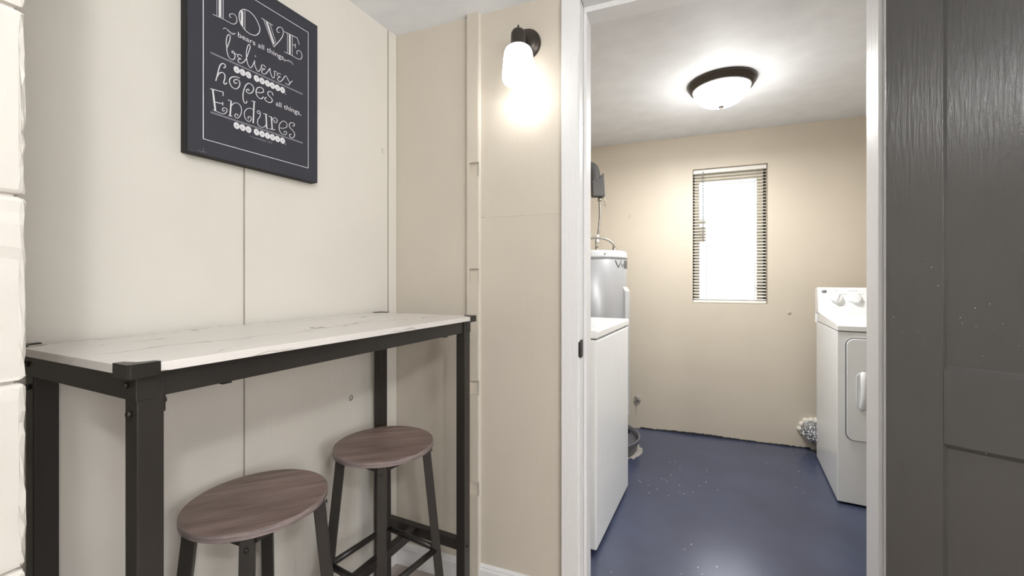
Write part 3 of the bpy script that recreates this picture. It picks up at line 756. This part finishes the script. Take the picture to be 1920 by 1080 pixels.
# local: x along the door, -y is the face we see, thickness +y
DW, DH, DT, ST = 0.80, 2.075, 0.035, 0.104
z_lock0, z_lock1, z_bot = 0.758, 0.934, 0.22
put('stile', box(0, ST, 0, DT, 0.008, DH), 'door', dr, bevel=0.0015)
put('stile', box(DW-ST, DW, 0, DT, 0.008, DH), 'door', dr, bevel=0.0015)
put('rail', box(ST, DW-ST, 0.0005, DT-0.0005, DH-0.11, DH), 'door', dr, bevel=0.001)
put('rail', box(ST, DW-ST, 0.0005, DT-0.0005, z_lock0, z_lock1), 'door', dr, bevel=0.001)
put('rail', box(ST, DW-ST, 0.0005, DT-0.0005, 0.008, z_bot), 'door', dr, bevel=0.001)
for a, b in ((z_lock1, DH-0.11), (z_bot, z_lock0)):
    put('panel', box(ST-0.006, DW-ST+0.006, 0.013, DT-0.013, a-0.006, b+0.006), 'door', dr)
    bm = bmesh.new(); m = 0.012; mx_ = 0.006
    # sloped sticking moulding around the panel, both faces
    for y0, y1 in ((0.0015, 0.013), (DT-0.0015, DT-0.013)):
        o4 = [(ST, a), (DW-ST, a), (DW-ST, b), (ST, b)]; i4 = [(ST+mx_, a+m), (DW-ST-mx_, a+m), (DW-ST-mx_, b-m), (ST+mx_, b-m)]
        s4 = [(ST+mx_*.45, a+m*.45), (DW-ST-mx_*.45, a+m*.45), (DW-ST-mx_*.45, b-m*.45), (ST+mx_*.45, b-m*.45)]; ym = y0 + (y1-y0)*0.35
        V = [[bm.verts.new((x, yy, z)) for x, z in q] for q, yy in ((o4, y0), (s4, ym), (s4, y0 + (y1-y0)*0.6), (i4, y1))]
        for u, w in zip(V, V[1:]):
            for k in range(4): bm.faces.new([u[k], u[(k+1) % 4], w[(k+1) % 4], w[k]])
    bmesh.ops.recalc_face_normals(bm, faces=bm.faces[:])
    put('moulding', bm, 'door', dr)
bm = bmesh.new()
for k in range(22):
    x = random.uniform(0.01, 0.26); z = random.choice([random.uniform(0.95, 1.1), random.uniform(0.7, 1.9)])
    y = -0.0002 if x < ST else (0.0127 if z > z_lock1 + .01 else 0.0003)
    s = random.uniform(0.0005, 0.0012)
    bx(bm, x, x+s, y-0.0003, y, z, z+s*random.uniform(0.7, 1.6))
put('paint_chips', bm, 'chalk', dr)['label'] = 'tiny white paint chips'
for z in (0.25, 1.05, 1.85):
    bm = bmesh.new(); lathe(bm, [(0.006, z), (0.006, z+0.09)], 16, 0, (0.004, DT+0.004, 0)); put('hinge', bm, 'white_trim', dr)
bm = bmesh.new(); lathe(bm, [(0.012, 0), (0.012, -0.03), (0.026, -0.045), (0.028, -0.06), (0.018, -0.07), (0.001, -0.072)], 28, 0, (DW-0.06, 0, 0.92), 'Y'); put('door_knob', bm, 'bronze', dr, smooth=True)

# strike plate on the left jamb
sp = MW @ Matrix.Translation((TL, -0.012, 0.917))
bm = bmesh.new(); prism(bm, rrect(-0.0022, 0.045, -0.031, 0.031, 0.010), 0.0, 0.0022, 'X')
prism(bm, rrect(-0.0065, 0.0022, -0.026, 0.026, 0.004), -0.0022, 0.0, 'Y')
ob = put('strike_plate', bm, 'dark', None, mat=sp); tag(ob, 'dark strike plate on the left doorway jamb', 'strike plate')

# ================================================================== washing machine
WMX = FR(Vector((0.3543, 1.741, 0)), R(62.8))
wm = thing('washing_machine', 'white top-loading washing machine behind the left door jamb', 'washing machine', WMX)
WW, WD, WH = 0.636, 0.63, 0.908
put('cabinet', box(0, WW, 0, WD, 0.018, WH - 0.003), 'appliance_side', wm, bevel=0.010, seg=3)
bm = bmesh.new(); bx(bm, 0.006, WW-0.006, 0.006, WD-0.006, WH-0.006, WH+0.002); put('deck_seam', bm, 'gap', wm)
put('top_deck', box(-0.002, WW+0.002, -0.004, WD, WH, 0.945), 'appliance', wm, bevel=0.009, seg=4)
ld = put('lid', box(0.075, WW-0.075, 0.045, 0.47, 0.9455, 0.951), 'appliance', wm, bevel=0.003)
bm = bmesh.new(); prism(bm, [(0.50, 0.945), (0.52, 1.06), (0.56, 1.085), (0.62, 1.085), (0.63, 0.945)], 0.0, WW, 'X'); put('control_console', bm, 'appliance', wm, bevel=0.006)
for x in (0.05, WW-0.05):
    for y in (0.05, WD-0.05):
        bm = bmesh.new(); lathe(bm, [(0.018, 0), (0.018, 0.019)], 16, 0, (x, y, 0)); put('foot', bm, 'dark', wm)

# ================================================================== clothes dryer
DMX = FR(Vector((1.690, 2.161, 0)), R(-28.2))
dy = thing('clothes_dryer', 'white front-loading clothes dryer at the right of the laundry room', 'dryer', DMX)
W_, Dp = 0.68, 0.623
put('cabinet', box(0, W_, 0, Dp, 0.012, 0.891), 'appliance_side', dy, bevel=0.003)
bm = bmesh.new(); bx(bm, 0.004, W_-0.004, 0.003, Dp, 0.888, 0.896); put('deck_seam', bm, 'gap', dy)
bm = bmesh.new(); prism(bm, [(-0.004, 0.895), (-0.004, 0.921), (0.004, 0.928), (0.50, 0.953), (Dp, 0.955), (Dp, 0.895)], -0.001, W_+0.001, 'X')
put('top_deck', bm, 'appliance', dy, bevel=0.003)
bm = bmesh.new(); prism(bm, [(0.505, 0.950), (0.535, 1.098), (0.55, 1.110), (0.575, 1.114), (Dp+.012, 1.108), (Dp+.015, 0.88), (Dp+.001, 0.88), (Dp+.001, 0.950)], -0.007, W_+0.007, 'X')
cn = put('control_console', bm, 'appliance', dy, bevel=0.008, seg=3)
tilt = math.atan2(0.030, 0.148)
def on_console(x, z): return Matrix.Translation((x, 0.505 + (z-0.950)*0.2027, z)) @ Matrix.Rotation(-tilt, 4, 'X')
for x, rot in ((0.087, 20), (0.179, -25)):
    kb = bmesh.new(); lathe(kb, [(0.030, 0), (0.031, -0.006), (0.027, -0.010), (0.026, -0.022), (0.023, -0.024), (0.001, -0.024)], 40, 0, (0, 0, 0), 'Y')
    kb.transform(on_console(x, 1.046)); kn = put('knob', kb, 'appliance', cn)
    kb = bmesh.new(); bx(kb, -0.005, 0.005, -0.031, -0.022, -0.025, 0.025); kb.transform(on_console(x, 1.046) @ Matrix.Rotation(R(rot), 4, 'Y')); put('knob_grip', kb, 'appliance', kn, bevel=0.003)
kb = bmesh.new(); lathe(kb, [(1, 0), (0.96, -0.0016), (0.001, -0.0018)], 32, 0, (0, 0, 0), 'Y'); kb.transform(on_console(0.026, 1.088) @ Matrix.Diagonal((0.0135, 1, 0.0095, 1)))
bd = put('round_emblem', kb, 'label_dark', cn, label='small dark oval emblem')
kb = bmesh.new()
def mono(pts, w): 
    ribbon(kb, [(v.x, v.y) for v in crv(pts, 4)], w, y=-0.0022)
mono([(-0.001, 0.003), (-0.004, 0.0042), (-0.0065, 0.001), (-0.005, -0.003), (-0.002, -0.002), (-0.0015, 0.0005), (-0.003, 0.0005)], 0.0009)
mono([(0.006, 0.003), (0.003, 0.0042), (0.0015, 0.002), (0.0035, 0.0003), (0.0015, -0.0015), (0.003, -0.0038), (0.0065, -0.002)], 0.0009)
kb.transform(on_console(0.026, 1.088)); put('emblem_script', kb, 'appliance', bd)
for x0, x1, z in ((0.070, 0.096, 1.092), (0.145, 0.190, 1.092), (0.100, 0.140, 1.072), (0.196, 0.218, 1.073), (0.200, 0.222, 1.028), (0.142, 0.153, 1.026), (0.094, 0.137, 1.003), (0.055, 0.066, 1.070)):
    x = x0; kb = bmesh.new()
    while x < x1:
        w = random.uniform(0.0012, 0.0026); h = random.uniform(0.0016, 0.003)
        y = 0.505 + (z-0.950)*0.2027 - 0.0006; bx(kb, x, x+w, y-0.0006, y+0.002, z, z+h*0.6); x += w + 0.0009
    put('dial_marking', kb, 'print_grey', cn)
# door with dark seam
bm = bmesh.new(); bx0, bx1, bz0, bz1 = 0.037, 0.56, 0.338, 0.857
prism(bm, rrect(bx0-0.0038, bx1+0.0038, bz0-0.0038, bz1+0.0038, 0.037), -0.0008, 0.002, 'Y'); put('door_seam', bm, 'gap', dy)
bm = bmesh.new(); prism(bm, rrect(bx0, bx1, bz0, bz1, 0.033), -0.010, 0.002, 'Y'); ddr = put('door', bm, 'appliance_side', dy, bevel=0.003)
bm = bmesh.new()
hz0, hz1 = 0.497, 0.690
# recessed scoop rim and proud curved grip
rim = rrect(0.074, 0.140, hz0, hz1, 0.03, 8); vs1 = [bm.verts.new((x, -0.0102, z)) for x, z in rim]; vs2 = [bm.verts.new((x + (0.107-x)*0.10, -0.0130, z + (0.5935-z)*0.03)) for x, z in rim]; vs3 = [bm.verts.new((x + (0.107-x)*0.2, -0.0104, z + (0.5935-z)*0.06)) for x, z in rim]
n = len(rim)
for a, b in ((vs1, vs2), (vs2, vs3)):
    for k in range(n): bm.faces.new([a[k], a[(k+1) % n], b[(k+1) % n], b[k]])
bmesh.ops.recalc_face_normals(bm, faces=bm.faces[:]); put('handle_rim', bm, 'appliance_side', ddr, smooth=True)
bm = bmesh.new(); sweep(bm, crv([(0.103, -0.004, hz0+0.008), (0.103, -0.016, hz0+0.020), (0.103, -0.026, hz0+0.05), (0.103, -0.030, (hz0+hz1)/2), (0.103, -0.026, hz1-0.05), (0.103, -0.016, hz1-0.020), (0.103, -0.004, hz1-0.008)], 6), 0.0135, 20)
for v in bm.verts: v.co.y = -0.004 + (v.co.y + 0.004) * 0.85
put('handle', bm, 'appliance_side', ddr)
for x in (0.05, W_-0.05):
    for y in (0.05, Dp-0.05):
        bm = bmesh.new(); lathe(bm, [(0.016, 0), (0.016, 0.014)], 16, 0, (x, y, 0)); put('foot', bm, 'dark', dy)

# ================================================================== dryer vent duct
WX, WZ = 1.125, 0.135
bm = bmesh.new(); pw = BW @ Vector((WX, 0, WZ))
pts = crv([BW @ Vector((WX, -0.003, WZ)), BW @ Vector((WX+0.005, -0.055, WZ-0.002)), BW @ Vector((WX+0.06, -0.085, WZ-0.012)), BW @ Vector((WX+0.16, -0.085, WZ-0.02)), BW @ Vector((WX+0.28, -0.085, WZ-0.02))], 14)
rr_ = [0.064 + 0.006 * math.sin(i * 1.25) + random.uniform(-0.0025, 0.0025) for i in range(len(pts))]
sweep(bm, pts, rr_, 36, caps=False)
for v in bm.verts: v.co += Vector((random.uniform(-1, 1), random.uniform(-1, 1), random.uniform(-1, 1))) * 0.0022
for f in bm.faces: f.smooth = False
ob = put('dryer_duct', bm, 'foil'); tag(ob, 'crinkled silver foil vent duct between the wall and the dryer', 'duct')
bm = bmesh.new()
for k in range(12):
    a = 2*math.pi*k/12; r = 0.058 + random.uniform(-0.006, 0.006); s = random.uniform(0.018, 0.027)
    if math.sin(a) < -0.75: s = 0.014
    bmesh.ops.create_icosphere(bm, subdivisions=3, radius=1, matrix=Matrix.Translation((WX + r*math.cos(a), -0.006, WZ + r*math.sin(a))) @ Matrix.Diagonal((s, 0.022, s*random.uniform(0.8, 1.2), 1)))
for v in bm.verts: v.co += v.normal * random.uniform(-0.0012, 0.0012)
ob = put('sealing_foam', bm, 'foam', mat=BW, smooth=True); tag(ob, 'lumpy cream foam ring sealing the duct hole in the wall', 'foam')

# ================================================================== water heater
HC = Vector((0.567, 2.946, 0)); HR = 0.238
wh = thing('water_heater', 'grey cylindrical water heater standing behind the washing machine', 'water heater', Matrix.Translation(HC + Vector((0, 0, 0.0))))
bm = bmesh.new(); lathe(bm, [(0.001, 0.03), (HR, 0.03), (HR, 1.300), (HR-0.002, 1.303)], 96, close=False); lathe(bm, [(HR+0.001, 1.297), (HR+0.001, 1.301)], 96)
put('tank', bm, 'heater', wh)
bm = bmesh.new(); lathe(bm, [(HR-0.004, 1.303), (HR+0.003, 1.303), (HR+0.003, 1.322), (HR+0.001, 1.326), (HR+0.001, 1.340), (HR-0.005, 1.353), (HR-0.018, 1.358), (0.001, 1.358)], 96, close=False)
put('top_cap', bm, 'heater_top', wh)
a0 = R(-27)
bm = bmesh.new(); t_ = []
for k in range(9):
    a = a0 + R(-16 + 4*k); t_.append((math.cos(a), math.sin(a)))
r0, r1 = HR - 0.002, HR + 0.020
outer = [(c*r1, s*r1) for c, s in t_]; inner = [(c*r0, s*r0) for c, s in t_][::-1]
prism(bm, outer + inner, 0.25, 1.085)
for v in bm.verts:
    pass
top = [v for v in bm.verts if v.co.z > 1.0 and v.co.xy.length < HR + 0.001]
for v in top: v.co.z = 1.118
put('access_cover', bm, 'heater_top', wh, bevel=0.003)
def band(name, a_from, a_to, z0, z1, mat, rr):
    bm = bmesh.new(); V = []
    for k in range(9):
        a = R(a_from + (a_to-a_from)*k/8); V.append((bm.verts.new((rr*math.cos(a), rr*math.sin(a), z0)), bm.verts.new((rr*math.cos(a), rr*math.sin(a), z1))))
    for a, b in zip(V, V[1:]): bm.faces.new([a[0], b[0], b[1], a[1]])
    return put(name, bm, mat, wh)
band('logo_label', -38, -16, 1.238, 1.292, 'label_dark', HR + 0.0012)
bm = bmesh.new()
def onlab(u, w):   # u degrees, w height
    a = R(u); return (HR+0.0022)*math.cos(a), (HR+0.0022)*math.sin(a), w
def lab_stroke(pts, wd):
    P = [Vector(onlab(*p)) for p in pts]
    for p, q in zip(P, P[1:]):
        t = (q-p).normalized(); nn = Vector((p.x, p.y, 0)).normalized().cross(t) * wd/2
        bm.faces.new([bm.verts.new(p+nn), bm.verts.new(p-nn), bm.verts.new(q-nn), bm.verts.new(q+nn)])
lab_stroke([(-62, 1.290), (-55, 1.243), (-48, 1.290)], 0.007)
lab_stroke([(-48, 1.272), (-45, 1.248), (-41, 1.272)], 0.004); lab_stroke([(-40, 1.25), (-40, 1.268)], 0.003)
put('logo_strokes', bm, 'label_dark', wh)
# nipples on top
N1, N2 = Vector((0.030, -0.02, 0)), Vector((0.150, -0.03, 0))
for N_ in (N1, N2):
    bm = bmesh.new(); lathe(bm, [(0.017, 1.358), (0.017, 1.372), (0.012, 1.376), (0.012, 1.395)], 20, 0, (N_.x, N_.y, 0)); put('pipe_nipple', bm, 'brass', wh, smooth=False)
bm = bmesh.new(); lathe(bm, [(0.006, -HR-0.001), (0.006, -HR-0.004), (0.001, -HR-0.005)], 14, 0, (0.04, 0, 1.334), 'Y'); put('screw', bm, 'screw', wh)

# drain pan
PM = Matrix.Translation(HC)
bm = bmesh.new(); pr = 0.322
lathe(bm, [(0.001, 0.0), (pr-0.022, 0.0), (pr-0.004, 0.060), (pr-0.002, 0.085), (pr+0.004, 0.088), (pr+0.003, 0.092), (pr-0.008, 0.090), (pr-0.010, 0.060), (pr-0.030, 0.028), (0.001, 0.028)], 96, close=False)
dp = thing('drain_pan', 'round grey plastic drain pan under the water heater', 'drain pan', PM)
put('pan', bm, 'pan', dp, smooth=True)
bm = bmesh.new(); lathe(bm, [(0.020, 0), (0.020, 0.006), (0.012, 0.006), (0.001, 0.004)], 24, 0, (0, 0, 0), 'X'); bm.transform(Matrix.Rotation(R(20), 4, 'Z') @ Matrix.Translation((pr-0.018, 0, 0.058)) @ Matrix.Rotation(R(180), 4, 'Z')); put('drain_hole', bm, 'dark', dp)

# supply hoses and valve above the heater
pA = HC + N1; pB = HC + N2
bm = bmesh.new(); sweep(bm, crv([(pA.x, pA.y, 1.395), (pA.x-0.004, pA.y, 1.43), (pA.x+0.012, pA.y, 1.50), (pA.x+0.022, pA.y, 1.62), (pA.x+0.020, pA.y, 1.715)], 8), 0.0085, 16)
hs = put('supply_hose', bm, 'braid'); tag(hs, 'braided hose hanging straight from the wrapped valve down to the water heater', 'hose')
bm = bmesh.new(); lathe(bm, [(0.012, 1.428), (0.013, 1.432), (0.013, 1.475), (0.010, 1.480)], 6, 0, (pA.x+0.004, pA.y, 0)); put('hose_nut', bm, 'chalk', hs)
bm = bmesh.new(); sweep(bm, crv([(pB.x, pB.y, 1.390), (pB.x-0.008, pB.y, 1.415), (pB.x-0.05, pB.y, 1.445), (pB.x-0.12, pB.y, 1.458), (pB.x-0.20, pB.y+0.01, 1.447), (pB.x-0.32, pB.y+0.05, 1.42)], 8), 0.0085, 16)
hs = put('supply_hose', bm, 'braid'); tag(hs, 'braided hose arching over the top of the water heater', 'hose')
vt = thing('shutoff_valve', 'dark foam-wrapped shutoff valve hanging above the water heater', 'valve', Matrix.Translation((pA.x+0.020, pA.y, 1.715)))
bm = bmesh.new(); prism(bm, [(-0.055, 0.030), (0.032, 0.028), (0.028, 0.100), (0.022, 0.195), (-0.010, 0.160), (-0.060, 0.140)], -0.035, 0.035, 'Y'); put('foam_wrap', bm, 'insulation', vt, bevel=0.008, seg=3)
bm = bmesh.new(); lathe(bm, [(0.013, 0), (0.015, 0.004), (0.015, 0.014), (0.011, 0.018), (0.011, 0.034)], 20); put('valve_body', bm, 'brass', vt)
bm = bmesh.new(); sweep(bm, crv([(0.016, -0.005, 0.022), (0.030, -0.006, 0.018), (0.038, -0.006, 0.0), (0.039, -0.006, -0.035)], 6), [0.004]*19, 10); put('lever', bm, 'brass', vt)
bm = bmesh.new(); sweep(bm, crv([(-0.030, 0, 0.130), (-0.040, 0, 0.215), (-0.075, 0.01, 0.245), (-0.20, 0.03, 0.26)], 8), 0.036, 20); put('wrapped_pipe', bm, 'insulation', vt)

# crusty pipe stub on the back wall
PS = BW @ Matrix.Translation((-0.020, 0, 0.225))
ps = thing('pipe_stub', 'crusty capped pipe stub with a rusty drip low on the laundry back wall', 'pipe', PS)
bm = bmesh.new()
for k in range(12):
    a = random.uniform(0, 6.28); r = random.uniform(0, 0.022); s = random.uniform(0.010, 0.018)
    bmesh.ops.create_icosphere(bm, subdivisions=2, radius=1, matrix=Matrix.Translation((r*math.cos(a), -0.004, r*math.sin(a)*1.1)) @ Matrix.Diagonal((s, 0.012, s, 1)))
for v in bm.verts: v.co += v.normal * random.uniform(-0.002, 0.002)
put('plaster_lump', bm, 'concrete', ps)
bm = bmesh.new(); lathe(bm, [(0.008, -0.008), (0.008, -0.024), (0.001, -0.025)], 8, 0, (0.003, 0, 0.004), 'Y'); put('pipe_cap', bm, 'brass', ps)
bm = bmesh.new(); sweep(bm, crv([(-0.008, -0.001, -0.02), (-0.005, -0.001, -0.05), (-0.009, -0.001, -0.085), (-0.006, -0.001, -0.12)], 5), 0.0016, 6); put('drip_trail', bm, 'print_grey', ps)
